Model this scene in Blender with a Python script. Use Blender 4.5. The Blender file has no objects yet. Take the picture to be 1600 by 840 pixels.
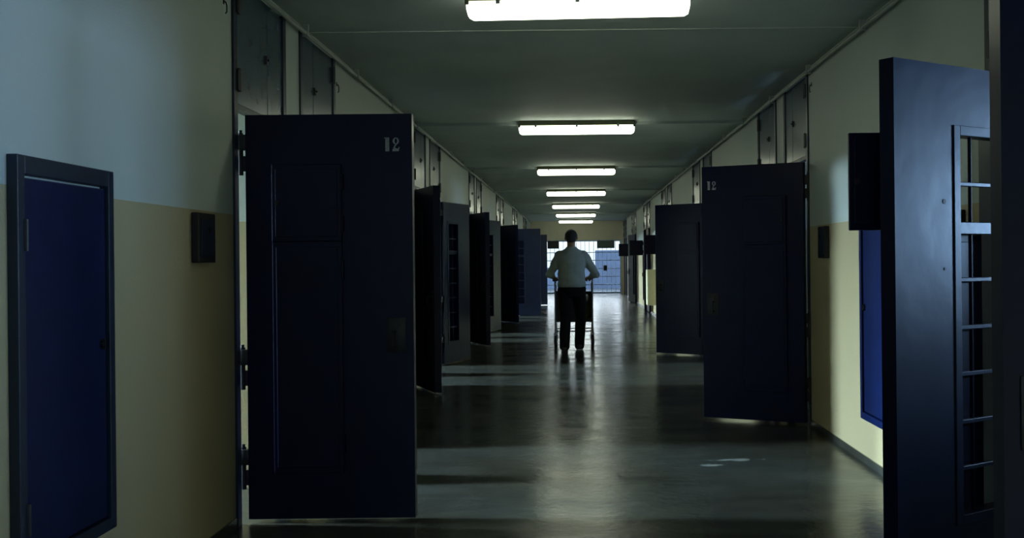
import bpy, bmesh, math, random
from mathutils import Vector, Matrix, noise
random.seed(7)
PI = math.pi
S = bpy.context.scene
COL = S.collection

# ------------------------------------------------------------------ camera
F = 1700.0
cd = bpy.data.cameras.new('camera')
cam = bpy.data.objects.new('camera', cd); COL.objects.link(cam)
cd.sensor_width = 36; cd.lens = 36 * F / 1600
cd.shift_x = -99 / 1600; cd.shift_y = -14 / 1600
cam.location = (0, 0, 1.35)
cam.rotation_euler = (PI / 2, 0.010, 0)
cd.clip_start = .05; cd.clip_end = 400
S.camera = cam

# ------------------------------------------------------------------ world
w = bpy.data.worlds.new('sky'); S.world = w; w.use_nodes = True
nt = w.node_tree; nt.nodes.clear()
wo = nt.nodes.new('ShaderNodeOutputWorld'); bg = nt.nodes.new('ShaderNodeBackground')
tc = nt.nodes.new('ShaderNodeTexCoord'); sp = nt.nodes.new('ShaderNodeSeparateXYZ')
rp = nt.nodes.new('ShaderNodeValToRGB')
rp.color_ramp.elements[0].position = .46; rp.color_ramp.elements[0].color = (.10, .16, .26, 1)
rp.color_ramp.elements[1].position = .52; rp.color_ramp.elements[1].color = (.80, .93, 1, 1)
mr = nt.nodes.new('ShaderNodeMapRange'); mr.inputs[1].default_value = -1; mr.inputs[2].default_value = 1
nt.links.new(tc.outputs['Generated'], sp.inputs[0]); nt.links.new(sp.outputs['Z'], mr.inputs[0])
nt.links.new(mr.outputs[0], rp.inputs[0]); nt.links.new(rp.outputs[0], bg.inputs[0])
bg.inputs[1].default_value = 1.8
nt.links.new(bg.outputs[0], wo.inputs[0])

# ------------------------------------------------------------------ exposure
S.view_settings.view_transform = 'Standard'; S.view_settings.look = 'None'
S.view_settings.gamma = 1; S.view_settings.use_curve_mapping = False
S.view_settings.exposure = -0.22
S.cycles.caustics_reflective = False; S.cycles.caustics_refractive = False
LAMP = 8.5          # radiance of the fluorescent diffusers
DAY = 950.0          # watts of daylight let in at each cell window
DAY_END = 500.0

XL, XR, H = -1.75, 1.89, 2.875
TW = .28            # wall thickness
PER = 6.19
CX0, CX1 = -5.7, 5.8    # outer faces of the cells
DADO = 1.60

def day_light(name, loc, target, sx, sy, watts, col=(.74, .89, 1)):
    l = bpy.data.lights.new(name, 'AREA'); l.shape = 'RECTANGLE'; l.size = sx; l.size_y = sy
    l.energy = watts; l.color = col
    o = bpy.data.objects.new(name, l); COL.objects.link(o); o.location = loc
    d = Vector(target) - Vector(loc); o.rotation_euler = d.to_track_quat('-Z', 'Y').to_euler()
    return o

# cell windows: (side, y centre)
cells = []
for k in range(-1, 6):
    cells.append((-1, 5.90 + PER * k)); cells.append((-1, 7.55 + PER * k))
for k in range(-1, 6):
    cells.append((1, 8.39 + PER * k)); cells.append((1, 11.49 + PER * k))
cells = [c for c in cells if -5 < c[1] < 41]
for s, y in cells:
    x = (CX0 if s < 0 else CX1)
    if s < 0: day_light('daylight', (x - 2.2, y + .2, 2.65), (x, y + .2, 1.85), .6, .8, DAY * 2.1, (.62, .85, 1))
    else: day_light('daylight', (x + 2.2, y, 1.75), (x, y, 1.75), 2.0, .7, DAY * .40, (.36, .62, 1))
day_light('daylight', (-.2, -9.6, 2.2), (.6, -2, 1.5), 1.6, 1.2, 60, (.40, .66, 1))  # unseen fill added behind the camera to lift the near door face
day_light('daylight', (0, 47.5, 3.6), (0, 42, 1.1), 4, 3, DAY_END, (.80, .92, 1))

# ------------------------------------------------------------------ materials
def mat(name, col, rough=.6, metal=0, noise_amt=0, nscale=8, bump=0, bscale=60, col2=None, spec=.5):
    m = bpy.data.materials.new(name); m.use_nodes = True
    n = m.node_tree; b = n.nodes['Principled BSDF']
    b.inputs['Base Color'].default_value = (*col, 1); b.inputs['Roughness'].default_value = rough
    b.inputs['Metallic'].default_value = metal; b.inputs['Specular IOR Level'].default_value = spec
    t = n.nodes.new('ShaderNodeTexCoord')
    if noise_amt:
        no = n.nodes.new('ShaderNodeTexNoise'); no.inputs['Scale'].default_value = nscale; no.inputs['Detail'].default_value = 5
        n.links.new(t.outputs['Object'], no.inputs['Vector'])
        mx = n.nodes.new('ShaderNodeMix'); mx.data_type = 'RGBA'
        c2 = col2 or tuple(c * (1 - noise_amt) for c in col)
        mx.inputs[6].default_value = (*col, 1); mx.inputs[7].default_value = (*c2, 1)
        r = n.nodes.new('ShaderNodeMapRange'); r.inputs[1].default_value = .35; r.inputs[2].default_value = .65
        n.links.new(no.outputs['Fac'], r.inputs[0]); n.links.new(r.outputs[0], mx.inputs[0])
        n.links.new(mx.outputs[2], b.inputs['Base Color'])
    if bump:
        nb = n.nodes.new('ShaderNodeTexNoise'); nb.inputs['Scale'].default_value = bscale; nb.inputs['Detail'].default_value = 4
        n.links.new(t.outputs['Object'], nb.inputs['Vector'])
        bp = n.nodes.new('ShaderNodeBump'); bp.inputs['Strength'].default_value = bump; bp.inputs['Distance'].default_value = .02
        n.links.new(nb.outputs['Fac'], bp.inputs['Height']); n.links.new(bp.outputs[0], b.inputs['Normal'])
    return m

def emit(name, col, st):
    m = bpy.data.materials.new(name); m.use_nodes = True
    n = m.node_tree; n.nodes.clear(); o = n.nodes.new('ShaderNodeOutputMaterial'); e = n.nodes.new('ShaderNodeEmission')
    e.inputs[0].default_value = (*col, 1); e.inputs[1].default_value = st; n.links.new(e.outputs[0], o.inputs[0])
    return m

def wall_material():
    m = mat('painted plaster', (.60, .66, .62), .55, bump=.12, bscale=90)
    n = m.node_tree; b = n.nodes['Principled BSDF']
    g = n.nodes.new('ShaderNodeNewGeometry'); s = n.nodes.new('ShaderNodeSeparateXYZ')
    n.links.new(g.outputs['Position'], s.inputs[0])
    c = n.nodes.new('ShaderNodeMath'); c.operation = 'GREATER_THAN'; c.inputs[1].default_value = DADO
    n.links.new(s.outputs['Z'], c.inputs[0])
    no = n.nodes.new('ShaderNodeTexNoise'); no.inputs['Scale'].default_value = 1.3; no.inputs['Detail'].default_value = 6
    n.links.new(g.outputs['Position'], no.inputs['Vector'])
    def pair(a, bb):
        x = n.nodes.new('ShaderNodeMix'); x.data_type = 'RGBA'
        x.inputs[6].default_value = (*a, 1); x.inputs[7].default_value = (*bb, 1)
        n.links.new(no.outputs['Fac'], x.inputs[0]); return x
    lo = pair((.53, .45, .26), (.45, .385, .22)); hi = pair((.62, .68, .63), (.53, .60, .56))
    x = n.nodes.new('ShaderNodeMix'); x.data_type = 'RGBA'
    n.links.new(c.outputs[0], x.inputs[0]); n.links.new(lo.outputs[2], x.inputs[6]); n.links.new(hi.outputs[2], x.inputs[7])
    n.links.new(x.outputs[2], b.inputs['Base Color'])
    return m

def floor_material():
    m = mat('worn concrete', (.06, .065, .055), .3, bump=.11, bscale=16)
    n = m.node_tree; b = n.nodes['Principled BSDF']
    g = n.nodes.new('ShaderNodeNewGeometry')
    def nz(scale, det, stretch=None):
        no = n.nodes.new('ShaderNodeTexNoise'); no.inputs['Scale'].default_value = scale; no.inputs['Detail'].default_value = det
        if stretch:
            mp = n.nodes.new('ShaderNodeMapping'); mp.inputs['Scale'].default_value = stretch
            n.links.new(g.outputs['Position'], mp.inputs['Vector']); n.links.new(mp.outputs[0], no.inputs['Vector'])
        else: n.links.new(g.outputs['Position'], no.inputs['Vector'])
        return no
    a = nz(.8, 3); fine = nz(7, 6, (.45, 1.6, 1)); rg = nz(2.2, 3, (.7, 1.3, 1))
    cr = n.nodes.new('ShaderNodeValToRGB')
    cr.color_ramp.elements[0].position = .30; cr.color_ramp.elements[0].color = (.046, .042, .030, 1)
    cr.color_ramp.elements[1].position = .70; cr.color_ramp.elements[1].color = (.066, .078, .070, 1)
    n.links.new(a.outputs['Fac'], cr.inputs[0])
    mx = n.nodes.new('ShaderNodeMix'); mx.data_type = 'RGBA'; mx.blend_type = 'MULTIPLY'; mx.inputs[0].default_value = .6
    fr = n.nodes.new('ShaderNodeMapRange'); fr.inputs[1].default_value = .3; fr.inputs[2].default_value = .7; fr.inputs[3].default_value = .5; fr.inputs[4].default_value = 1.25
    n.links.new(fine.outputs['Fac'], fr.inputs[0]); n.links.new(cr.outputs[0], mx.inputs[6]); n.links.new(fr.outputs[0], mx.inputs[7])
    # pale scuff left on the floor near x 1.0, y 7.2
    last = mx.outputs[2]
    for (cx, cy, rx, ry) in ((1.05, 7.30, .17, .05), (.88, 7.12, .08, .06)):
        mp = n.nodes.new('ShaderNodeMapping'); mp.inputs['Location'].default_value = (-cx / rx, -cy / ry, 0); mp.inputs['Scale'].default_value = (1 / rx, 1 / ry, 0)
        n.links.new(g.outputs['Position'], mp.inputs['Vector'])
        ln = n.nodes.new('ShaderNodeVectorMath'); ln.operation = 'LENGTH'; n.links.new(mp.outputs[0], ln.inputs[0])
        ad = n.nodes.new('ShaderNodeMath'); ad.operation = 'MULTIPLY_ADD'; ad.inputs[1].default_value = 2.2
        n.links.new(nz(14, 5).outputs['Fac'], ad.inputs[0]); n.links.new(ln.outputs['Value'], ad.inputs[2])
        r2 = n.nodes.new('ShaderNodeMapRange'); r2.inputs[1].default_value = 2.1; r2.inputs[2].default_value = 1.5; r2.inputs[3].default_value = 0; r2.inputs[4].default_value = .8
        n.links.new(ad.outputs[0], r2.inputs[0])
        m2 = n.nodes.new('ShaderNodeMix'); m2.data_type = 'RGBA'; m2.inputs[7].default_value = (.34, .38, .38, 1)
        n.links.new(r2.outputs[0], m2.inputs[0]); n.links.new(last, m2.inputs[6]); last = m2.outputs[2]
    n.links.new(last, b.inputs['Base Color'])
    rr = n.nodes.new('ShaderNodeMapRange'); rr.inputs[1].default_value = .3; rr.inputs[2].default_value = .7; rr.inputs[3].default_value = .15; rr.inputs[4].default_value = .27
    n.links.new(rg.outputs['Fac'], rr.inputs[0]); n.links.new(rr.outputs[0], b.inputs['Roughness'])
    return m

M_WALL = wall_material(); M_FLOOR = floor_material()
M_CEIL = mat('ceiling paint', (.50, .56, .545), .7, noise_amt=.12, nscale=1.2, bump=.25, bscale=120)
M_TRIM = mat('ceiling joint paint', (.52, .56, .53), .6, noise_amt=.1)
M_DOOR = mat('dark blue door enamel', (.0013, .0055, .039), .36, noise_amt=.25, nscale=6, bump=.08, bscale=5, spec=.22)
M_CAB = mat('blue cabinet enamel', (.002, .010, .064), .38, noise_amt=.2, nscale=6, spec=.25)
M_INNER = mat('door enamel brightened for cell daylight', (.0045, .021, .085), .36, noise_amt=.25, nscale=6, bump=.14, bscale=5, spec=.6)  # door enamel made lighter: cell-side daylight and sheen put into its colour
M_FRAME = mat('door frame enamel', (.006, .018, .045), .4, noise_amt=.2, nscale=6)
M_BLACK = mat('black iron', (.006, .007, .010), .5, noise_amt=.3)
M_STEEL = mat('worn steel', (.30, .31, .32), .35, metal=1, noise_amt=.3, nscale=20)
M_TRANS = mat('steel blue hatch paint', (.07, .115, .165), .25, noise_amt=.15, nscale=5, spec=.8)
M_NUM = mat('pale stencil paint', (.55, .60, .62), .6, noise_amt=.3, nscale=60)
M_PIPE = mat('painted conduit', (.42, .45, .41), .5, noise_amt=.15)
M_HOUS = mat('olive lamp housing', (.10, .11, .05), .5, noise_amt=.2)
M_LIT = emit('lit fluorescent diffuser', (.93, 1.0, .76), LAMP)
M_CREAM = mat('cream enamel', (.62, .58, .36), .5, noise_amt=.1)
M_END = mat('cream end wall paint', (.74, .68, .50), .55, noise_amt=.08, nscale=2)
M_CELL = mat('cell plaster', (.62, .58, .44), .6, noise_amt=.1)
M_OUT = mat('yard paving', (.10, .14, .20), .7, noise_amt=.2)
M_YARD = mat('pale blue yard wall', (.16, .24, .42), .7, noise_amt=.15, nscale=2)
M_SKIN = mat('skin', (.30, .16, .10), .55, noise_amt=.1, nscale=20)
M_HAIR = mat('dark hair', (.012, .010, .009), .6, noise_amt=.3, nscale=50, bump=.5, bscale=150)
M_SHIRT = mat('pale shirt cloth', (.27, .31, .29), .8, noise_amt=.12, nscale=10, bump=.3, bscale=18)
M_TROUS = mat('black trouser cloth', (.006, .006, .008), .9, noise_amt=.2, spec=.15, bump=.2, bscale=20)
M_SHOE = mat('black shoe leather', (.010, .010, .010), .4, noise_amt=.2)
M_SOLE = mat('pale rubber', (.6, .6, .58), .6, noise_amt=.1)
M_CART = mat('dark green cart sheet', (.010, .020, .020), .55, noise_amt=.2)
M_RUB = mat('black rubber', (.012, .012, .012), .6, noise_amt=.2)
M_BAGW = mat('white cloth', (.70, .72, .74), .8, noise_amt=.1, bump=.4, bscale=12)
M_BAGG = mat('olive cloth', (.16, .18, .04), .8, noise_amt=.2, bump=.4, bscale=12)
M_SIGN = mat('grey enamel', (.08, .12, .12), .5, noise_amt=.1)
M_GATE = mat('pale blue gate enamel', (.5, .65, .95), .4, noise_amt=.1)

# ------------------------------------------------------------------ mesh helpers
class MB:
    def __init__(s): s.bm = bmesh.new()
    def box(s, x0, x1, y0, y1, z0, z1, bev=0, M=None):
        x0, x1 = sorted((x0, x1)); y0, y1 = sorted((y0, y1)); z0, z1 = sorted((z0, z1))
        r = bmesh.ops.create_cube(s.bm, size=1)['verts']
        for v in r:
            v.co = Vector((x0 + (v.co.x + .5) * (x1 - x0), y0 + (v.co.y + .5) * (y1 - y0), z0 + (v.co.z + .5) * (z1 - z0)))
        if bev:
            es = list({e for v in r for e in v.link_edges})
            q = bmesh.ops.bevel(s.bm, geom=es, offset=bev, segments=2, affect='EDGES', profile=.5)
            r = list({v for f in q['faces'] for v in f.verts} | {v for v in r if v.is_valid})
        if M is not None:
            for v in r: v.co = M @ v.co
        return s
    def tube(s, p, q, r, seg=10, r2=None, caps=True):
        p, q = Vector(p), Vector(q); d = q - p; L = d.length
        rot = d.to_track_quat('Z', 'Y').to_matrix().to_4x4()
        bmesh.ops.create_cone(s.bm, cap_ends=caps, segments=seg, radius1=r, radius2=(r if r2 is None else r2), depth=L,
                              matrix=Matrix.Translation((p + q) / 2) @ rot)
        return s
    def path(s, pts, r, seg=8):
        for a, b in zip(pts, pts[1:]): s.tube(a, b, r, seg)
        for a in pts[1:-1]: s.ball(a, (r, r, r), seg)
        return s
    def ball(s, c, r, seg=12, M=None):
        m = Matrix.Translation(c) @ (M or Matrix.Identity(4)) @ Matrix.Diagonal((*r, 1))
        bmesh.ops.create_uvsphere(s.bm, u_segments=seg, v_segments=max(6, seg // 2 + 2), radius=1, matrix=m)
        return s
    def loft(s, rings, seg=20):
        """rings: (centre, half width a, half depth b, axis u, axis v)"""
        prev = None; first = None
        for (c, a, b, u, v) in rings:
            c = Vector(c); u = Vector(u).normalized(); v = Vector(v).normalized()
            vs = [s.bm.verts.new(c + u * (a * math.cos(2 * PI * i / seg)) + v * (b * math.sin(2 * PI * i / seg))) for i in range(seg)]
            if prev:
                for i in range(seg):
                    s.bm.faces.new((prev[i], prev[(i + 1) % seg], vs[(i + 1) % seg], vs[i]))
            else: first = vs
            prev = vs
        s.bm.faces.new(list(reversed(first))); s.bm.faces.new(prev)
        return s
    def limb(s, pts, seg=14):
        """pts: (point, radius[, radius2]) tapered limb through joints"""
        rings = []
        for i, t in enumerate(pts):
            p = Vector(t[0]); a = t[1]; b = t[2] if len(t) > 2 else a
            d = (Vector(pts[min(i + 1, len(pts) - 1)][0]) - Vector(pts[max(i - 1, 0)][0])).normalized()
            u = Vector((1, 0, 0)); u = (u - d * u.dot(d))
            if u.length < .1: u = Vector((0, 1, 0)); u = u - d * u.dot(d)
            u.normalize(); v = d.cross(u)
            rings.append((p, a, b, u, v))
        s.loft(rings, seg)
        s.ball(rings[0][0], (rings[0][1],) * 3, 12); s.ball(rings[-1][0], (rings[-1][1],) * 3, 12)
        return s
    def prism(s, pts, y0, y1, M=None):
        a = [s.bm.verts.new((p[0], y0, p[1])) for p in pts]; b = [s.bm.verts.new((p[0], y1, p[1])) for p in pts]
        s.bm.faces.new(a); s.bm.faces.new(list(reversed(b)))
        n = len(pts)
        for i in range(n): s.bm.faces.new((a[i], b[i], b[(i + 1) % n], a[(i + 1) % n]))
        if M is not None:
            for v in a + b: v.co = M @ v.co
        return s
    def mesh(s, name, m, smooth=False):
        bmesh.ops.recalc_face_normals(s.bm, faces=s.bm.faces)
        me = bpy.data.meshes.new(name); s.bm.to_mesh(me); s.bm.free()
        me.materials.append(m)
        if smooth:
            me.polygons.foreach_set('use_smooth', [True] * len(me.polygons))
            me.set_sharp_from_angle(angle=math.radians(40))
        return me
    def obj(s, name, m, parent=None, smooth=False):
        return put(name, s.mesh(name, m, smooth), parent)

def put(name, me, parent=None, loc=(0, 0, 0), rz=0):
    o = bpy.data.objects.new(name, me); COL.objects.link(o)
    o.location = loc; o.rotation_euler = (0, 0, rz)
    if parent: o.parent = parent
    return o

def tag(o, label=None, cat=None, group=None, kind=None):
    if label: o['label'] = label
    if cat: o['category'] = cat
    if group: o['group'] = group
    if kind: o['kind'] = kind
    return o

def empty(name, loc=(0, 0, 0), rz=0):
    o = bpy.data.objects.new(name, None); COL.objects.link(o); o.location = loc; o.rotation_euler = (0, 0, rz)
    o.empty_display_size = .1
    return o

def copy_tree(o, parent=None):
    c = o.copy(); COL.objects.link(c); c.parent = parent
    for ch in list(o.children): copy_tree(ch, c)
    return c

def remesh(mb, name, m, parent, voxel, smooth=6):
    me = mb.mesh(name + '_raw', m); o = bpy.data.objects.new(name + '_raw', me); COL.objects.link(o)
    r = o.modifiers.new('r', 'REMESH'); r.mode = 'VOXEL'; r.voxel_size = voxel; r.use_smooth_shade = True
    if smooth:
        sm = o.modifiers.new('s', 'SMOOTH'); sm.iterations = smooth; sm.factor = .5
    dg = bpy.context.evaluated_depsgraph_get(); dg.update()
    out = bpy.data.meshes.new_from_object(o.evaluated_get(dg)); out.name = name
    bpy.data.objects.remove(o)
    out.materials.clear(); out.materials.append(m)
    out.polygons.foreach_set('use_smooth', [True] * len(out.polygons))
    return put(name, out, parent)

# ------------------------------------------------------------------ the setting
YB, YE = -8.0, 42.5
tag(MB().box(CX0, CX1, YB - .3, YE, -.2, 0).obj('floor', M_FLOOR), 'dark worn concrete corridor floor with pale reflections', kind='structure')
tag(MB().box(CX0, CX1, YB - .3, YE, H, H + .2).obj('ceiling', M_CEIL), 'grey rough painted corridor ceiling', kind='structure')

left_open, right_open = [], []
for k in range(-2, 6):
    left_open += [(5.62 + PER * k, 6.53 + PER * k), (6.98 + PER * k, 7.89 + PER * k)]
for k in range(-2, 6):
    right_open += [(8.81 + PER * k, 9.72 + PER * k), (10.20 + PER * k, 11.11 + PER * k)]
ok = lambda l: sorted([o for o in l if o[0] > -1.5 and o[1] < YE - .3])
left_open = ok(left_open); right_open = ok(right_open)

def wall(name, x0, x1, opens, label):
    mb = MB(); y = YB
    for a, b in opens:
        mb.box(x0, x1, y, a, 0, H); y = b
        mb.box(x0, x1, a, b, 2.84, H)
    mb.box(x0, x1, y, YE, 0, H)
    return tag(mb.obj(name, M_WALL), label, kind='structure')
wall('wall_left', XL - TW, XL, left_open, 'left corridor wall, pale above and cream below')
wall('wall_right', XR, XR + TW, right_open, 'right corridor wall, pale above and cream below')

def back_wall(name, x0, x1, side):
    mb = MB(); ys = sorted(y for s, y in cells if s == side); y = YB - .3
    for c in ys:
        mb.box(x0, x1, y, c - .55, 0, H); mb.box(x0, x1, c - .55, c + .55, 0, 1.15 if side < 0 else 1.40); mb.box(x0, x1, c - .55, c + .55, 2.35, H); y = c + .55
    mb.box(x0, x1, y, YE, 0, H)
    return tag(mb.obj(name, M_CELL), kind='structure')
back_wall('wall_outer_left', CX0, CX0 + .2, -1)
back_wall('wall_outer_right', CX1 - .2, CX1, 1)
pl = MB(); pr = MB()
for k in range(-2, 7):
    for dy in (0, 3.1):
        y = 6.75 + PER * k + dy
        if YB < y < YE: pl.box(CX0 + .2, XL - TW, y - .06, y + .06, 0, H)
        y = 9.96 + PER * k + dy
        if YB < y < YE: pr.box(XR + TW, CX1 - .2, y - .06, y + .06, 0, H)
tag(pl.obj('wall_partition_left', M_CELL), kind='structure'); tag(pr.obj('wall_partition_right', M_CELL), kind='structure')
tag(MB().box(CX0, -1, YB - .5, YB - .3, 0, H).box(1, CX1, YB - .5, YB - .3, 0, H).box(-1, 1, YB - .5, YB - .3, 0, 1).box(-1, 1, YB - .5, YB - .3, 2.4, H).obj('wall_back', M_WALL), kind='structure')  # opening added out of view to let the rear fill in
# end wall with the gate opening
ew = MB(); GX0, GX1, GZ = -1.55, 1.80, 2.12
ew.box(CX0, GX0, YE, YE + .3, 0, H + .2); ew.box(GX1, CX1, YE, YE + .3, 0, H + .2); ew.box(GX0, GX1, YE, YE + .3, GZ, H + .2)
tag(ew.obj('wall_end', M_END), 'cream end wall above the barred gate', kind='structure')
tag(MB().box(-40, 40, YE, 120, -.25, -.02).obj('ground', M_OUT), kind='structure')

tag(MB().box(.95, 6, 52, 52.3, -.02, 1.80).box(-6, .95, 52, 52.3, -.02, 1.0).obj('wall_yard', M_YARD), 'pale blue yard wall beyond the barred gate', kind='structure')
# door frames
def frame(i, side, a, b, far_flange=.05):
    x = XL if side < 0 else XR; n = -side      # n points into the corridor
    mb = MB()
    for y0, y1 in ((a - .05, a), (b, b + .05)):
        mb.box(x - .0 * n, x + .012 * n, y0, y1, 0, 2.83)
    if far_flange > .05: mb.box(x, x + .012 * n, b + .05, b + far_flange, 0, 2.05)
    mb.box(x - .06 * n, x + .012 * n, a, a + .012, 0, 2.83); mb.box(x - .06 * n, x + .012 * n, b - .012, b, 0, 2.83)
    mb.box(x - .04 * n, x + .012 * n, a + .012, b - .012, 2.15, 2.175)
    t = mb.obj('trim_%d' % i, M_FRAME)
    return tag(t, kind='structure')
i = 1
for a, b in left_open: frame(i, -1, a, b); i += 1
for a, b in right_open:
    frame(i, 1, a, b, .135 if abs(a - 4.01) < .02 else .05); i += 1
# skirting strip: thin grey baseboards
tb = MB(); y = YB
for a, b in left_open + [(YE, YE)]:
    tb.box(XL, XL + .008, y, a - .05, 0, .05); y = b + .05
tag(tb.obj('baseboard_left', M_FLOOR), kind='structure')
tb = MB(); y = YB
for a, b in right_open + [(YE, YE)]:
    tb.box(XR - .008, XR, y, a - .05, 0, .05); y = b + (.15 if abs(a - 4.01) < .02 else .05)
tag(tb.obj('baseboard_right', M_FLOOR), kind='structure')
# ceiling joints
for yy, m, d, wd in [(7.2, M_TRIM, .006, .022)] + [(12.02 + 5.75 * k, M_CEIL, .03, .07) for k in range(5)]:
    tag(MB().box(XL, XR, yy, yy + wd, H - d, H).obj('trim_%d' % i, m), kind='structure'); i += 1

# ------------------------------------------------------------------ door leaves
T = .07; U0, U1 = .035, .90; WU0, WU1 = .19, .50
def leaf_meshes(s):
    """s = -1: corridor face at local -Y, s = +1: at +Y.  +X runs from hinge to free edge."""
    h = T / 2; D = {}
    b = MB()
    b.box(U0, WU0, -h, h, .02, 2.12); b.box(WU1, U1, -h, h, .02, 2.12)
    b.box(WU0, WU1, -h, h, .02, .30); b.box(WU0, WU1, -h, h, 1.84, 2.12)
    bmesh.ops.remove_doubles(b.bm, verts=b.bm.verts, dist=1e-5)
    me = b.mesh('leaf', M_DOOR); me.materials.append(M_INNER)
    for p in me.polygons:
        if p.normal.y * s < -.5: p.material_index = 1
    D['leaf'] = me
    b = MB()
    b.box(WU0, WU1, -.022, .022, 1.44, 1.49, .003); D['middle_rail'] = b.mesh('middle_rail', M_INNER)
    b = MB(); yo = -s * h
    e = -s * (h + .006)
    for (x0, x1, z0, z1) in ((WU0 - .04, WU0, .26, 1.88), (WU1, WU1 + .04, .26, 1.88), (WU0, WU1, 1.84, 1.88), (WU0, WU1, .26, .30)):
        b.box(x0, x1, yo, e, z0, z1, .002)
    D['window_frame'] = b.mesh('window_frame', M_INNER)
    D['cross_bar'] = MB().box(WU0, WU1, -.011, .011, -.009, .009, .003).mesh('cross_bar', M_INNER)
    D['upright_bar'] = MB().tube((.385, 0, .30), (.385, 0, 1.84), .008, 10).mesh('upright_bar', M_DOOR, True)
    # hinge: knuckle at the pin and a stepped strap onto the leaf
    b = MB(); b.tube((0, 0, -.11), (0, 0, .11), .014, 12); b.box(0, U0 + .004, -.006, .006, -.09, -.01, .002); b.box(-.008, U0 + .004, -.03, .006, .02, .10, .002)
    b.tube((0, 0, .11), (0, 0, .125), .009, 10)
    D['hinge'] = b.mesh('hinge', M_BLACK, True)
    # hatch flap: along +X from its pivot
    b = MB(); b.box(0, .36, -.010, .010, -.20, .20, .004); b.box(.02, .34, -.016, .016, -.175, .175, .003)
    b.tube((0, 0, -.15), (0, 0, -.07), .011, 8); b.tube((0, 0, .07), (0, 0, .15), .011, 8)
    D['hatch_flap'] = b.mesh('hatch_flap', M_DOOR)
    b = MB(); b.tube((.33, -.03, 0), (.33, .03, 0), .012, 10); b.box(.32, .34, .02 * s, .035 * s, -.03, .03)
    D['latch'] = b.mesh('latch', M_BLACK)
    b = MB(); b.box(0, .285, -.008, .008, -.58, .58, .003); b.box(.02, .267, -.013, .013, -.55, .55, .003)
    b.tube((0, 0, -.5), (0, 0, -.4), .010, 8); b.tube((0, 0, .4), (0, 0, .5), .010, 8)
    D['lower_cover'] = b.mesh('lower_cover', M_DOOR)
    b = MB(); b.box(0, .36, -.008, .008, -.60, .60, .003); b.box(.02, .34, -.013, .013, -.57, .57, .003)
    b.tube((0, 0, -.5), (0, 0, -.4), .010, 8); b.tube((0, 0, .4), (0, 0, .5), .010, 8)
    D['full_cover'] = b.mesh('lower_cover', M_DOOR)
    # lock plate with keyhole boss and pull handle on the corridor face
    b = MB(); c = s * h
    b.box(.76, .86, c, c + s * .006, .88, 1.06, .002); b.tube((.81, c, 1.02), (.81, c + s * .014, 1.02), .018, 14)
    D['lock_plate'] = b.mesh('lock_plate', M_BLACK, True)
    b = MB(); b.path([(.80, c, .91), (.80, c + s * .045, .91), (.80, c + s * .045, .99), (.80, c, .99)], .007, 8)
    D['handle'] = b.mesh('handle', M_BLACK, True)
    b = MB(); b.tube((.60, -s * (h - .004), 1.57), (.60, -s * (h + .002), 1.57), .010, 12); b.tube((.60, -s * (h - .004), 1.30), (.60, -s * (h + .002), 1.30), .006, 12)
    D['spy_hole'] = b.mesh('spy_hole', M_BLACK)
    return D
LM = {-1: leaf_meshes(-1), 1: leaf_meshes(1)}

def digit(mb, ch, x, y0, y1, M):
    """stencil figures of height 1, drawn in the x-z plane"""
    if ch == '1':
        mb.prism([(x + .10, 0), (x + .38, 0), (x + .38, 1), (x + .02, 1), (x + .02, .93), (x + .10, .92)], y0, y1, M)
        return .48
    c = []                      # the 2: a closed top bowl, a thin neck and a heavy foot
    if ch == '2':
        pts = [(.08, .74, .10), (.12, .92, .09), (.30, .985, .03), (.48, .90, .11), (.53, .74, .13), (.44, .55, .08), (.30, .40, .035)]
        ring = [(x + .30 + .23 * math.cos(a) , .74 + .25 * math.sin(a)) for a in [2 * PI * j / 20 for j in range(20)]]
        inn = [(x + .30 + .09 * math.cos(a) , .74 + .19 * math.sin(a)) for a in [2 * PI * j / 20 for j in range(20)]]
        for j in range(20):
            q = (j + 1) % 20
            mb.prism([ring[j], ring[q], inn[q], inn[j]], y0, y1, M)
        mb.prism([(x + .22, .46), (x + .36, .49), (x + .22, .27), (x + .10, .22)], y0, y1, M)
        mb.prism([(x + .04, 0), (x + .50, 0), (x + .58, .30), (x + .50, .30), (x + .44, .17), (x + .24, .25), (x + .08, .18)], y0, y1, M)
        return .62

door_n = [1]
def door_leaf(side, near, loc, ang, flap, label, number=None, group=None, lower=0):
    """side -1 left wall / +1 right wall; near = hinge on the jamb nearer the camera"""
    s = -1 if (side < 0) == near else 1
    root = empty('door_%d' % door_n[0], (loc[0], loc[1], 0), ang); door_n[0] += 1
    tag(root, label, 'door', group, 'structure')
    D = LM[s]; h = T / 2
    for nme in ('leaf', 'middle_rail', 'window_frame', 'lock_plate', 'handle', 'spy_hole'): put(nme, D[nme], root)
    for z in (.28, .80, 1.92): put('hinge', D['hinge'], root, (0, 0, z))
    for z in (.48, .67, .866, 1.057, 1.253, 1.646): put('cross_bar', D['cross_bar'], root, (0, 0, z))
    put('upright_bar', D['upright_bar'], root)
    f = put('hatch_flap', D['hatch_flap'], root, (.535, s * (h + .017), 1.66), PI - s * math.radians(flap))
    put('latch', D['latch'], f)
    put('lower_cover', D['lower_cover' if lower else 'full_cover'], root, (.535, s * (h + .014), .86), PI)
    if number:
        mb = MB(); sc = .072
        # the figure's own x axis must run rightwards for someone facing the corridor side
        x0 = .755 if s < 0 else .855
        M = Matrix.Translation((x0, s * h, 1.925)) @ Matrix.Diagonal((sc * (1 if s < 0 else -1), 1, sc, 1))
        x = 0
        for ch in number: x += digit(mb, ch, x, 0, s * .0015, M) + .08
        mb.obj('number', M_NUM, root)
    return root

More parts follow.
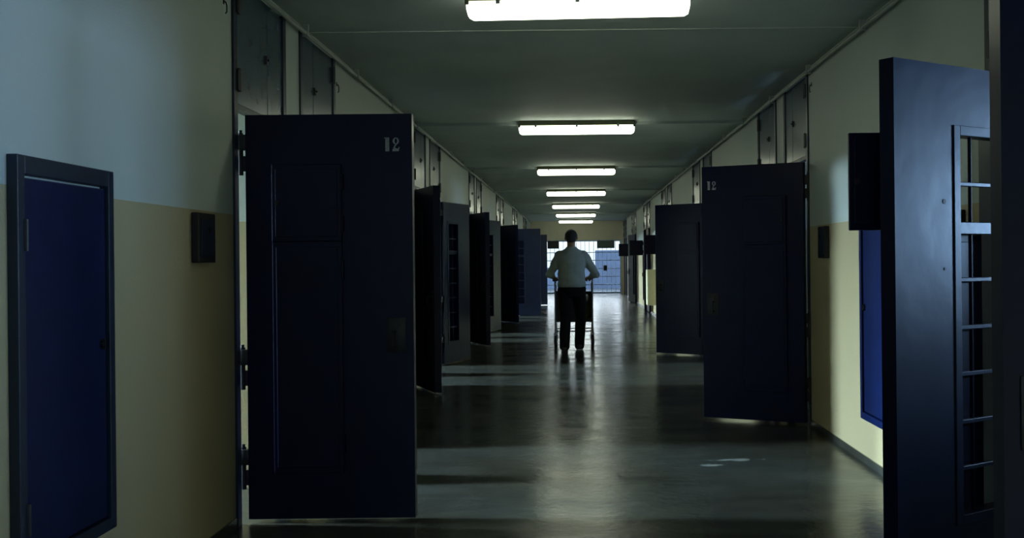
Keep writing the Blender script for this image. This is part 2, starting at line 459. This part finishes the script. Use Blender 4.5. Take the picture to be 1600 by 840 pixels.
R = math.radians
lx, rx = XL + .005, XR - .005
def ang(dx, dy): return math.atan2(dy, dx)
LG, RG = 'blue steel cell doors along the left wall', 'blue steel cell doors along the right wall'
door_leaf(-1, True, (lx, 5.69), R(.4), 0, 'nearest dark blue steel door on the left, standing square across, stencilled 12', '12', LG)
door_leaf(-1, False, (lx, 7.85), ang(.16, .987), 0, 'blue door folded back along the left wall, hidden behind the nearest left door', None, LG)
door_leaf(-1, True, (lx, 11.86), ang(.36, -.87), 0, 'second open door on the left, swung back towards the viewer beside the nearest door', None, LG)
door_leaf(-1, False, (lx, 14.06), ang(.29, .957), 0, 'left door folded away from the viewer, pale grey sheen above a barred window', None, LG)
door_leaf(-1, True, (lx, 18.02), ang(.38, -.87), 0, 'black looking door on the left behind the pale barred-window one, swung towards the viewer', None, LG)
door_leaf(-1, False, (lx, 20.25), ang(.29, .957), 0, 'narrow grey strip of a far left door folded away between two black ones', None, LG)
door_leaf(-1, True, (lx, 24.22), ang(.50, -.78), 0, 'black door on the left just before the square standing blue ones', None, LG)
door_leaf(-1, False, (lx, 26.45), ang(1, 0), 0, 'far left blue door standing square across, left of the walking man', None, LG)
door_leaf(-1, False, (lx, 32.64), ang(1, 0.02), 0, 'farthest left blue door standing square, lowest, next to the walking man', None, LG)

door_leaf(1, True, (1.93, 2.66), R(180), 0, 'very near blue door edge cut off by the right edge of the picture', None, RG)
door_leaf(1, False, (1.957, 4.73), R(214.3), 145.7, 'near right open door with lit blue inner face, barred window and hatch hanging open', None, RG, 1)
door_leaf(1, True, (rx, 8.77), ang(-.81, .42), 0, 'dark blue door half open on the right wall, stencilled 12, with closed hatch panel', '12', RG)
door_leaf(1, False, (rx, 11.07), ang(0, -1), 0, 'closed blue door on the right wall, hidden behind the door stencilled 12', None, RG)
door_leaf(1, True, (rx, 15.02), ang(-.80, .60), 0, 'nearly black door on the right, left of the right-hand door stencilled 12', None, RG)
door_leaf(1, False, (rx, 17.25), ang(0, -1), 0, 'closed blue door on the right, hidden behind the nearly black open one', None, RG)
door_leaf(1, True, (rx, 21.21), ang(0, 1), 0, 'closed right door just before the larger hanging black hatch', None, RG)
door_leaf(1, False, (rx, 23.44), ang(-.04, -1), 92, 'far right shut door whose black hatch sticks out, nearest of the three', None, RG)
door_leaf(1, True, (rx, 27.40), ang(0, 1), 0, 'closed far right door between the first and second sticking out hatches', None, RG)
door_leaf(1, False, (rx, 29.63), ang(-.04, -1), 92, 'far right shut door with hatch sticking out, second of the three', None, RG)
door_leaf(1, True, (rx, 33.59), ang(-.2, 1), 0, 'far right slightly open door between second and third sticking out hatches', None, RG)
door_leaf(1, False, (rx, 35.82), ang(-.12, -1), 92, 'farthest right door with hatch sticking out, third of the three', None, RG)

# ------------------------------------------------------------------ over-door hatches
def transom_meshes(far):
    """local +Y runs along the wall, corridor side is +X; wide wing next to the hinge jamb"""
    W = .886; D = {}
    w0, w1, n0, n1 = (.0, .575, .583, W) if not far else (W - .575, W, 0, W - .583)
    D['wide_wing'] = MB().box(-.022, .002, w0, w1, 2.18, 2.825, .003).mesh('wide_wing', M_TRANS)
    D['narrow_wing'] = MB().box(-.022, .002, n0, n1, 2.18, 2.825, .003).mesh('narrow_wing', M_TRANS)
    e = .012 if not far else W - .012
    D['hinge'] = MB().box(-.01, .022, e - .03, e + .03, -.055, .055, .003).tube((.016, e, -.06), (.016, e, .06), .010, 8).mesh('hinge', M_BLACK)
    m = .579 if not far else W - .579
    d = .03 if not far else -.03
    D['latch'] = MB().box(0, .014, m - d * 1.6, m - d * .3, 2.475, 2.525, .002).tube((.014, m - d, 2.50), (.024, m - d, 2.50), .007, 8).mesh('latch', M_BLACK)
    D['gap_bead'] = MB().box(-.03, -.004, m - .006, m + .006, 2.18, 2.825).mesh('gap_bead', M_BLACK)
    return D
TMm = {False: transom_meshes(False), True: transom_meshes(True)}
ordw = ['first', 'second', 'third', 'fourth', 'fifth', 'sixth', 'seventh', 'eighth', 'ninth', 'tenth', 'eleventh', 'twelfth', 'thirteenth', 'fourteenth']
def transom(side, a, b, far, label, group):
    t = empty('overdoor_hatch', (XL if side < 0 else XR, (a + .012) if side < 0 else (b - .012), 0), 0 if side < 0 else PI)
    tag(t, label, 'hatch', group)
    D = TMm[far if side < 0 else (not far)]
    for nme in ('wide_wing', 'narrow_wing', 'latch', 'gap_bead'): put(nme, D[nme], t)
    for z in (2.30, 2.70): put('hinge', D['hinge'], t, (0, 0, z))
    return t
c = 0
for a, b in left_open:
    if a < 5: continue
    far = round((a - 5.62) / PER * 100) % 100 > 10
    transom(-1, a, b, far, 'steel-blue two-wing hatch above a doorway, %s along the left wall from the viewer' % ordw[c], 'over-door hatches on the left wall'); c += 1
c = 0
for a, b in right_open:
    if a < 2: continue
    far = round((a - 2.62) / PER * 100) % 100 > 10
    transom(1, a, b, far, ('steel-blue two-wing hatch above a doorway, %s along the right wall from the viewer' % ordw[c]) if c > 1 else
            ('steel-blue hatch above the %s doorway, by the right edge of the picture' % ('nearest right' if c == 0 else 'second right')), 'over-door hatches on the right wall'); c += 1
# hatches of the doorways behind the viewer
# ------------------------------------------------------------------ conduits along the ceiling
def conduit(x, label):
    z = H - .055
    p = MB().tube((x, YB, z), (x, YE, z), .014, 10).obj('ceiling_conduit', M_PIPE, smooth=True)
    tag(p, label, 'conduit')
    n = 1 if x < 0 else -1
    for k in range(26):
        y = .5 + 1.62 * k
        MB().box(x - .020, x + .020, y - .014, y + .014, z - .019, H, .003).obj('bracket', M_PIPE, p)
conduit(XL + .035, 'thin painted conduit running along the top of the left wall')
conduit(XR - .035, 'thin painted conduit running along the top of the right wall')

# ------------------------------------------------------------------ fluorescent fixtures
def fixture_meshes():
    b = MB(); b.box(-.635, .635, -.075, .075, -.055, 0, .010)
    b.box(-.640, -.615, -.08, .08, -.075, -.03, .006); b.box(.615, .640, -.08, .08, -.075, -.03, .006)
    D = {'housing': b.mesh('housing', M_HOUS)}
    rings = []
    for x, f in ((-.632, .55), (-.625, .85), (-.60, 1), (.60, 1), (.625, .85), (.632, .55)):
        rings.append(x, ) if False else rings.append((x, f))
    b = MB(); prev = None
    prof = [(-.072, -.056), (-.072, -.100), (-.060, -.128), (-.035, -.143), (.035, -.143), (.060, -.128), (.072, -.100), (.072, -.056)]
    for x, f in rings:
        vs = [b.bm.verts.new((x, py * (.9 + .1 * f), -.056 + (pz + .056) * f)) for py, pz in prof]
        if prev:
            for j in range(len(prof)): b.bm.faces.new((prev[j], prev[(j + 1) % 8], vs[(j + 1) % 8], vs[j]))
        else: b.bm.faces.new(vs)
        prev = vs
    b.bm.faces.new(list(reversed(prev)))
    D['diffuser'] = b.mesh('diffuser', M_LIT, True)
    D['clip'] = MB().box(-.012, .012, -.082, -.070, -.075, -.04, .002).box(-.012, .012, .070, .082, -.075, -.04, .002).mesh('clip', M_STEEL)
    return D
FM = fixture_meshes()
fl = ['largest lit ceiling lamp, cut by the top of the picture', 'second lit ceiling lamp from the viewer, above the dark ceiling bay',
      'third lit ceiling lamp from the viewer, mid corridor', 'fourth lit ceiling lamp from the viewer, mid corridor',
      'fifth lit ceiling lamp from the viewer, far down the corridor', 'sixth lit ceiling lamp from the viewer, second nearest the end wall',
      'farthest lit ceiling lamp, right before the cream end wall']
lab = ['lit ceiling lamp well behind the viewer', 'lit ceiling lamp overhead, just out of the picture'] + fl
for k in range(-2, 7):
    y = 6.2 + 5.75 * k
    t = empty('ceiling_lamp', (.03, y, H), R(-3.0) if k == 0 else R(random.uniform(-.4, .4)))
    tag(t, lab[k + 2], 'lamp', 'fluorescent ceiling lamps')
    put('housing', FM['housing'], t); put('diffuser', FM['diffuser'], t)
    for x in (-.45, 0, .45): put('clip', FM['clip'], t, (x, 0, 0))

# ------------------------------------------------------------------ wall cabinets and boxes
def cabinet(side, y0, y1, z0, z1, label):
    x = XL if side < 0 else XR; n = -side
    t = empty('wall_cabinet', (x, (y0 + y1) / 2, z0)); tag(t, label, 'cabinet')
    W = (y1 - y0) / 2; Hh = z1 - z0; b = MB(); bw = .045
    for (a, c, e, f) in ((-W, -W + bw, 0, Hh), (W - bw, W, 0, Hh), (-W + bw, W - bw, 0, .045), (-W + bw, W - bw, Hh - .06, Hh)):
        b.box(0, .035 * n, a, c, e, f, .003)
    b.obj('frame', M_FRAME if side < 0 else M_CAB, t)
    MB().box(0, .022 * n, -W + bw + .006, W - bw - .004, .05, Hh - .068, .004).obj('cabinet_door', M_CAB, t)
    for z in (.18, Hh - .25): MB().tube((.036 * n, -W + .045, z - .05), (.036 * n, -W + .045, z + .05), .009, 8).obj('hinge', M_BLACK, t)
    MB().tube((.02 * n, W - .09, Hh * .52), (.034 * n, W - .09, Hh * .52), .014, 12).box(.02 * n, .038 * n, W - .094, W - .086, Hh * .52 - .02, Hh * .52 + .02).obj('key_lock', M_BLACK, t)
    return t
cabinet(-1, 3.35, 4.05, .376, 1.695, 'tall dark blue cabinet set on the left wall at the left edge')
cabinet(1, 6.43, 7.12, .30, 1.695, 'blue cabinet on the right wall, half hidden behind the near open door')
def wall_box(side, y0, y1, z0, z1, label, d=.035):
    x = XL if side < 0 else XR; n = -side
    t = empty('switch_box', (x, (y0 + y1) / 2, (z0 + z1) / 2)); tag(t, label, 'box', 'small black wall boxes')
    W = (y1 - y0) / 2; Hh = (z1 - z0) / 2
    MB().box(0, d * n, -W, W, -Hh, Hh, .004).obj('body', M_BLACK, t)
    MB().box(d * n, (d + .004) * n, -W + .03, W - .03, -Hh + .03, Hh - .03, .001).obj('cover', M_FRAME, t)
    MB().tube((d * n, W * .2, Hh * .35), ((d + .012) * n, W * .2, Hh * .35), .014, 12).obj('push_button', M_BLACK, t)
wall_box(-1, 4.96, 5.19, 1.355, 1.585, 'small black box on the left wall beside the door stencilled 12')
wall_box(1, 8.09, 8.32, 1.345, 1.585, 'small black box on the right wall, seen edge-on beside a blue door')
wall_box(1, 5.26, 5.45, 1.345, 1.575, 'small black box on the right wall seen through the barred door window')

t = empty('cream_box', (XR, 25.2, .29)); tag(t, 'cream enamel box mounted low on the far right wall', 'box')
MB().box(-.24, 0, -.2, .35, 0, .82, .01).obj('body', M_CREAM, t)
MB().box(-.225, -.015, -.206, -.2, .05, .77, .002).obj('front_panel', M_CREAM, t)

def hook(x, y, z, label):
    n = 1 if x < 0 else -1
    o = MB().path([(0, 0, .04), (.02 * n, 0, .03), (.028 * n, 0, 0), (.028 * n, 0, -.05), (.016 * n, 0, -.065)], .006, 8).box(0, .006 * n, -.014, .014, .015, .065).obj('wall_hook', M_BLACK)
    o.scale = (.6, .6, .6); o.location = (x, y, z); tag(o, label, 'hook', 'small iron hooks high on the walls')
hook(XL, 5.45, 2.64, 'small iron hook at the top of the left wall before the nearest doorway')
hook(XL, 8.03, 2.64, 'small iron hook high on the left wall just past the second over-door hatch')
hook(XR, 8.64, 2.70, 'small iron hook high on the right wall beside an over-door hatch')

# ------------------------------------------------------------------ end gate
g = empty('barred_gate', (0, YE + .08, 0)); tag(g, 'pale blue barred gate closing the bright far end', 'gate')
b = MB(); b.box(GX0, GX0 + .06, -.03, .03, 0, GZ); b.box(GX1 - .06, GX1, -.03, .03, 0, GZ); b.box(GX0 + .06, GX1 - .06, -.03, .03, GZ - .05, GZ)
b.box(GX0 + .06, GX1 - .06, -.03, .03, .02, .10)
b.obj('gate_frame', M_GATE, g)
vb = MB().tube((0, 0, .1), (0, 0, GZ - .05), .0085, 8).mesh('upright_bar', M_GATE)
n = 19
for k in range(1, n): put('upright_bar', vb, g, (GX0 + .06 + (GX1 - GX0 - .12) * k / n, 0, 0))
hb = MB().box(GX0 + .06, GX1 - .06, -.018, .018, -.014, .014).mesh('cross_bar', M_GATE)
for z in (.38, .70, 1.01, 1.33, 1.64): put('cross_bar', hb, g, (0, -.02, z))
MB().box(1.10, 1.24, -.05, .03, .92, 1.14, .004).obj('lock_box', M_BLACK, g)
# grey box and dark box under the lintel
t = empty('hanging_box', (1.19, YE - .12, 1.80)); tag(t, 'grey rectangular box hanging under the lintel at the far end', 'box')
MB().box(-.34, .34, -.06, .06, 0, .30, .01).obj('body', M_SIGN, t)
for x in (-.25, .25): MB().box(x - .015, x + .015, .06, .12, .2, .32).obj('bracket', M_BLACK, t)
t = empty('hanging_box', (-.86, YE - .12, 1.80)); tag(t, 'dark box under the lintel, left of the walking man', 'box')
MB().box(-.22, .22, -.06, .06, 0, .30, .01).obj('body', M_BLACK, t)
for x in (-.15, .15): MB().box(x - .015, x + .015, .06, .12, .2, .32).obj('bracket', M_BLACK, t)

# ------------------------------------------------------------------ the walking man
MX, MY = -.06, 16.15
man = empty('person', (MX, MY, 0)); man.scale = (1.10, 1, 1); tag(man, 'man in pale shirt and black trousers walking away, pushing a cart', 'person')
V = Vector
HipL, HipR = V((-.095, 0, .94)), V((.095, 0, .94))
KneeL, AnkL = V((-.085, -.02, .51)), V((-.10, -.24, .115))
KneeR, AnkR = V((.12, .14, .50)), V((.10, .24, .09))
ShL, ShR = V((-.160, .04, 1.425)), V((.160, .04, 1.425))
ElL, ElR = V((-.290, .06, 1.150)), V((.325, .06, 1.145))
WrL, WrR = V((-.235, .33, 1.075)), V((.235, .33, 1.075))
X, Y, Z = V((1, 0, 0)), V((0, 1, 0)), V((0, 0, 1))
def torso(mb, g=0):
    mb.loft([((0, .0, .86), .12 + g, .09 + g, X, Y), ((0, 0, .93), .165 + g, .115 + g, X, Y), ((0, .01, 1.02), .155 + g, .105 + g, X, Y), ((0, .015, 1.12), .150 + g, .10 + g, X, Y),
             ((0, .02, 1.24), .165 + g, .108 + g, X, Y), ((0, .03, 1.35), .180 + g, .112 + g, X, Y), ((0, .04, 1.43), .185 + g, .10 + g, X, Y),
             ((0, .045, 1.485), .14 + g, .075 + g, X, Y), ((0, .05, 1.52), .07 + g, .06 + g, X, Y)], 28)
def arm(mb, Sh, El, g=0, end=None, wr=None):
    pts = [(Sh, .058 + g), (Sh.lerp(El, .3), .054 + g), (Sh.lerp(El, .75), .045 + g), (El, .043 + g)]
    if end is not None: pts += [(El.lerp(end, .35), .042 + g), (El.lerp(end, wr), (.028 if wr == 1 else .036) + g)]
    mb.limb(pts)
body = MB(); torso(body)
body.limb([(V((0, .045, 1.47)), .062), (V((0, .06, 1.57)), .055), (V((0, .075, 1.62)), .056)])
HC = V((0, .095, 1.690))
body.ball(HC, (.077, .098, .108), 24)
body.ball(HC + V((0, .03, -.065)), (.055, .062, .052), 16)          # jaw
body.ball(HC + V((0, .102, -.01)), (.013, .022, .022), 10)           # nose
body.ball(HC + V((0, .088, .028)), (.05, .016, .010), 10)            # brow
body.ball(HC + V((0, .088, -.052)), (.024, .012, .009), 10)          # lips
for s in (-1, 1):
    body.ball(HC + V((s * .080, -.004, -.012)), (.011, .020, .032), 10, Matrix.Rotation(s * .3, 4, 'Z'))   # ears
for Hp, Kn, An in ((HipL, KneeL, AnkL), (HipR, KneeR, AnkR)):
    body.limb([(Hp, .088), (Hp.lerp(Kn, .4), .078), (Kn, .056), (Kn.lerp(An, .3), .056), (Kn.lerp(An, .8), .038), (An, .036)])
    body.loft([((An.x, An.y - .05, .03), .02, .02, X, Z), ((An.x, An.y, .045), .035, .035, X, Z), ((An.x, An.y + .10, .035), .042, .025, X, Z), ((An.x, An.y + .18, .025), .028, .015, X, Z)], 14)
for Sh, El, Wr, s in ((ShL, ElL, WrL, -1), (ShR, ElR, WrR, 1)):
    arm(body, Sh, El, 0, Wr, 1)
    # palm lies over the handle, fingers curl round it, thumb from the side of the palm
    body.loft([(Wr, .030, .022, X, Z), (Wr + V((-s * .004, .04, .0)), .040, .020, X, Z), (Wr + V((-s * .008, .085, .004)), .043, .016, X, Z)], 14)
    for j, (ox, L) in enumerate(((-.033, .9), (-.011, 1.05), (.012, 1.0), (.034, .8))):
        p0 = Wr + V((-s * .008 + ox, .08, .004)); p1 = p0 + V((0, .038 * L, -.008)); p2 = p1 + V((0, .012, -.032 * L)); p3 = p2 + V((0, -.022 * L, -.012))
        body.limb([(p0, .0095), (p1, .009), (p2, .0085), (p3, .0078)], 8)
    tb_ = Wr + V((-s * .034, .03, -.004))
    body.limb([(tb_, .013), (tb_ + V((-s * .018, .028, -.014)), .0105), (tb_ + V((-s * .012, .056, -.028)), .009)], 8)
remesh(body, 'body', M_SKIN, man, .0065, 5)
for s in (-1, 1):
    e = MB().ball(HC + V((s * .031, .086, .008)), (.012, .010, .009), 12).obj('eye', M_SOLE, man, True)
hair = MB(); hair.ball(HC + V((0, -.012, .022)), (.084, .100, .098), 24); hair.ball(HC + V((0, -.050, -.030)), (.066, .052, .06), 16)
for s in (-1, 1): hair.ball(HC + V((s * .070, .0, .02)), (.016, .035, .045), 12)
remesh(hair, 'hair', M_HAIR, man, .008, 3)
shirt = MB(); g = .018
shirt.loft([((0, .0, .945), .190, .140, X, Y), ((0, 0, .99), .196, .142, X, Y), ((0, .01, 1.05), .186, .134, X, Y), ((0, .015, 1.13), .180, .126, X, Y),
            ((0, .02, 1.24), .186, .128, X, Y), ((0, .03, 1.35), .200, .130, X, Y), ((0, .04, 1.43), .205, .118, X, Y),
            ((0, .045, 1.485), .150, .090, X, Y), ((0, .05, 1.525), .082, .075, X, Y), ((0, .055, 1.55), .070, .068, X, Y)], 28)
arm(shirt, ShL, ElL, .013, WrL, .45); arm(shirt, ShR, ElR, .013, WrR, .40)
shirt.ball(ElR + V((.01, 0, -.02)), (.056, .060, .05), 12); shirt.ball(ElL + V((-.01, 0, -.02)), (.054, .058, .05), 12)
so = remesh(shirt, 'shirt', M_SHIRT, man, .010, 14)
for v in so.data.vertices:                                          # soft folds
    p = v.co; k = noise.noise(V((p.x * 7, p.y * 7, p.z * 11))) * .012 + noise.noise(V((p.x * 18, p.y * 18, p.z * 10 + 4))) * .004
    d = V((p.x, p.y - .03, 0)); d = d.normalized() if d.length > 1e-4 else d
    v.co = p + d * k
tr = MB()
tr.loft([((0, 0, .80), .15, .10, X, Y), ((0, 0, .90), .178, .125, X, Y), ((0, 0, .98), .168, .118, X, Y)], 24)
for Hp, Kn, An in ((HipL, KneeL, AnkL), (HipR, KneeR, AnkR)):
    tr.limb([(Hp + V((0, 0, -.03)), .102), (Hp.lerp(Kn, .4), .094), (Kn, .076), (Kn.lerp(An, .4), .074), (Kn.lerp(An, .9), .070), (An + V((0, -.005, -.03)), .068)])
to = remesh(tr, 'trousers', M_TROUS, man, .010, 4)
for v in to.data.vertices:
    p = v.co; v.co = p + V((p.x, p.y, 0)).normalized() * noise.noise(V((p.x * 9, p.y * 9, p.z * 9))) * .010
b = MB().loft([((0, 0, .955), .186, .134, X, Y), ((0, 0, .985), .184, .132, X, Y)], 28).obj('belt', M_SHOE, man, True)
for An, lift, nm in ((AnkL, .0, 'left'), (AnkR, 0, 'right')):
    sh = MB(); x, y = An.x, An.y
    sh.loft([((x, y - .085, .045), .025, .022, X, Z), ((x, y - .06, .055), .040, .040, X, Z), ((x, y, .062), .043, .048, X, Z), ((x, y + .07, .045), .046, .034, X, Z), ((x, y + .14, .036), .048, .026, X, Z), ((x, y + .20, .030), .030, .018, X, Z)], 18)
    so_ = remesh(sh, 'shoe', M_SHOE, man, .008, 2)
    MB().box(x - .045, x + .045, y - .088, y + .19, 0, .016, .006).obj('sole', M_SOLE if nm == 'right' else M_RUB, so_)

# ------------------------------------------------------------------ the cart
CXc, CY0, CY1 = -.03, 16.66, 17.40
cart = empty('cart', (CXc, CY0, 0)); tag(cart, 'dark two-sided trolley on big wheels pushed by the man', 'cart')
hw, L = .285, CY1 - CY0
for sx in (-1, 1):
    b = MB(); b.box(sx * hw - .010, sx * hw + .010, .01, L - .01, .42, .93, .003); b.obj('side_panel', M_CART, cart)
    for yy in (0, L):
        MB().tube((sx * hw, yy, .20), (sx * hw, yy, 1.0), .013, 10).obj('post', M_STEEL, cart, True)
    MB().tube((sx * hw, 0, .98), (sx * hw, L, .98), .012, 10).obj('top_rail', M_STEEL, cart, True)
MB().box(-hw, hw, L - .008, L + .006, .42, .85, .003).obj('end_panel', M_CART, cart)
MB().box(-hw, hw, .0, L, .40, .42, .003).obj('bottom_tray', M_CART, cart)
MB().box(-hw, .09, -.006, .008, .42, .88, .003).obj('front_panel', M_CART, cart)
MB().path([(-hw, 0, 1.0), (-hw, -.05, 1.055), (-hw + .03, -.075, 1.062), (hw - .03, -.075, 1.062), (hw, -.05, 1.055), (hw, 0, 1.0)], .012, 10).obj('handle', M_STEEL, cart, True)
MB().tube((-hw, 0, .26), (hw, 0, .26), .009, 8).tube((-hw, L, .26), (hw, L, .26), .009, 8).obj('axle_bar', M_STEEL, cart, True)
def wheel_mesh():
    b = MB(); b.tube((-.019, 0, .10), (.019, 0, .10), .10, 24); return b.mesh('wheel', M_RUB, True)
wm = wheel_mesh(); hm = MB().tube((-.023, 0, .10), (.023, 0, .10), .045, 16).mesh('hub', M_STEEL, True)
fk = MB().box(-.030, -.024, -.012, .012, .09, .235).box(.024, .030, -.012, .012, .09, .235).box(-.030, .030, -.018, .018, .215, .235).mesh('fork', M_STEEL)
for sx in (-1, 1):
    for yy in (0, L):
        wh = put('wheel', wm, cart, (sx * hw, yy, 0)); put('hub', hm, wh); put('fork', fk, wh)
def bundle(name, c, r, m, label, seed, n=3):
    b = MB(); rnd = random.Random(seed)
    b.ball((0, 0, 0), r, 16)
    for j in range(n): b.ball((rnd.uniform(-.5, .5) * r[0], rnd.uniform(-.5, .5) * r[1], rnd.uniform(-.2, .5) * r[2]), [q * .65 for q in r], 14)
    o = remesh(b, name, m, None, .014, 3); o.location = c
    zmin = min(v.co.z for v in o.data.vertices)
    for v in o.data.vertices:
        if v.co.z < zmin + .02: v.co.z = zmin + .02
    tag(o, label, 'bundle'); return o, zmin + .02
o, zm = bundle('cloth_bundle', (0, 0, 0), (.10, .16, .15), M_BAGG, 'olive cloth bundle lying in the cart beside the man', 3)
o.location = (CXc + .155, CY0 + .25, .421 - zm); top = max(v.co.z for v in o.data.vertices) + o.location.z
o2, zm = bundle('cloth_bundle', (0, 0, 0), (.07, .09, .07), M_BAGW, 'small white cloth bundle on top of the olive one in the cart', 5)
o2.location = (CXc + .155, CY0 + .22, top - zm + .004)
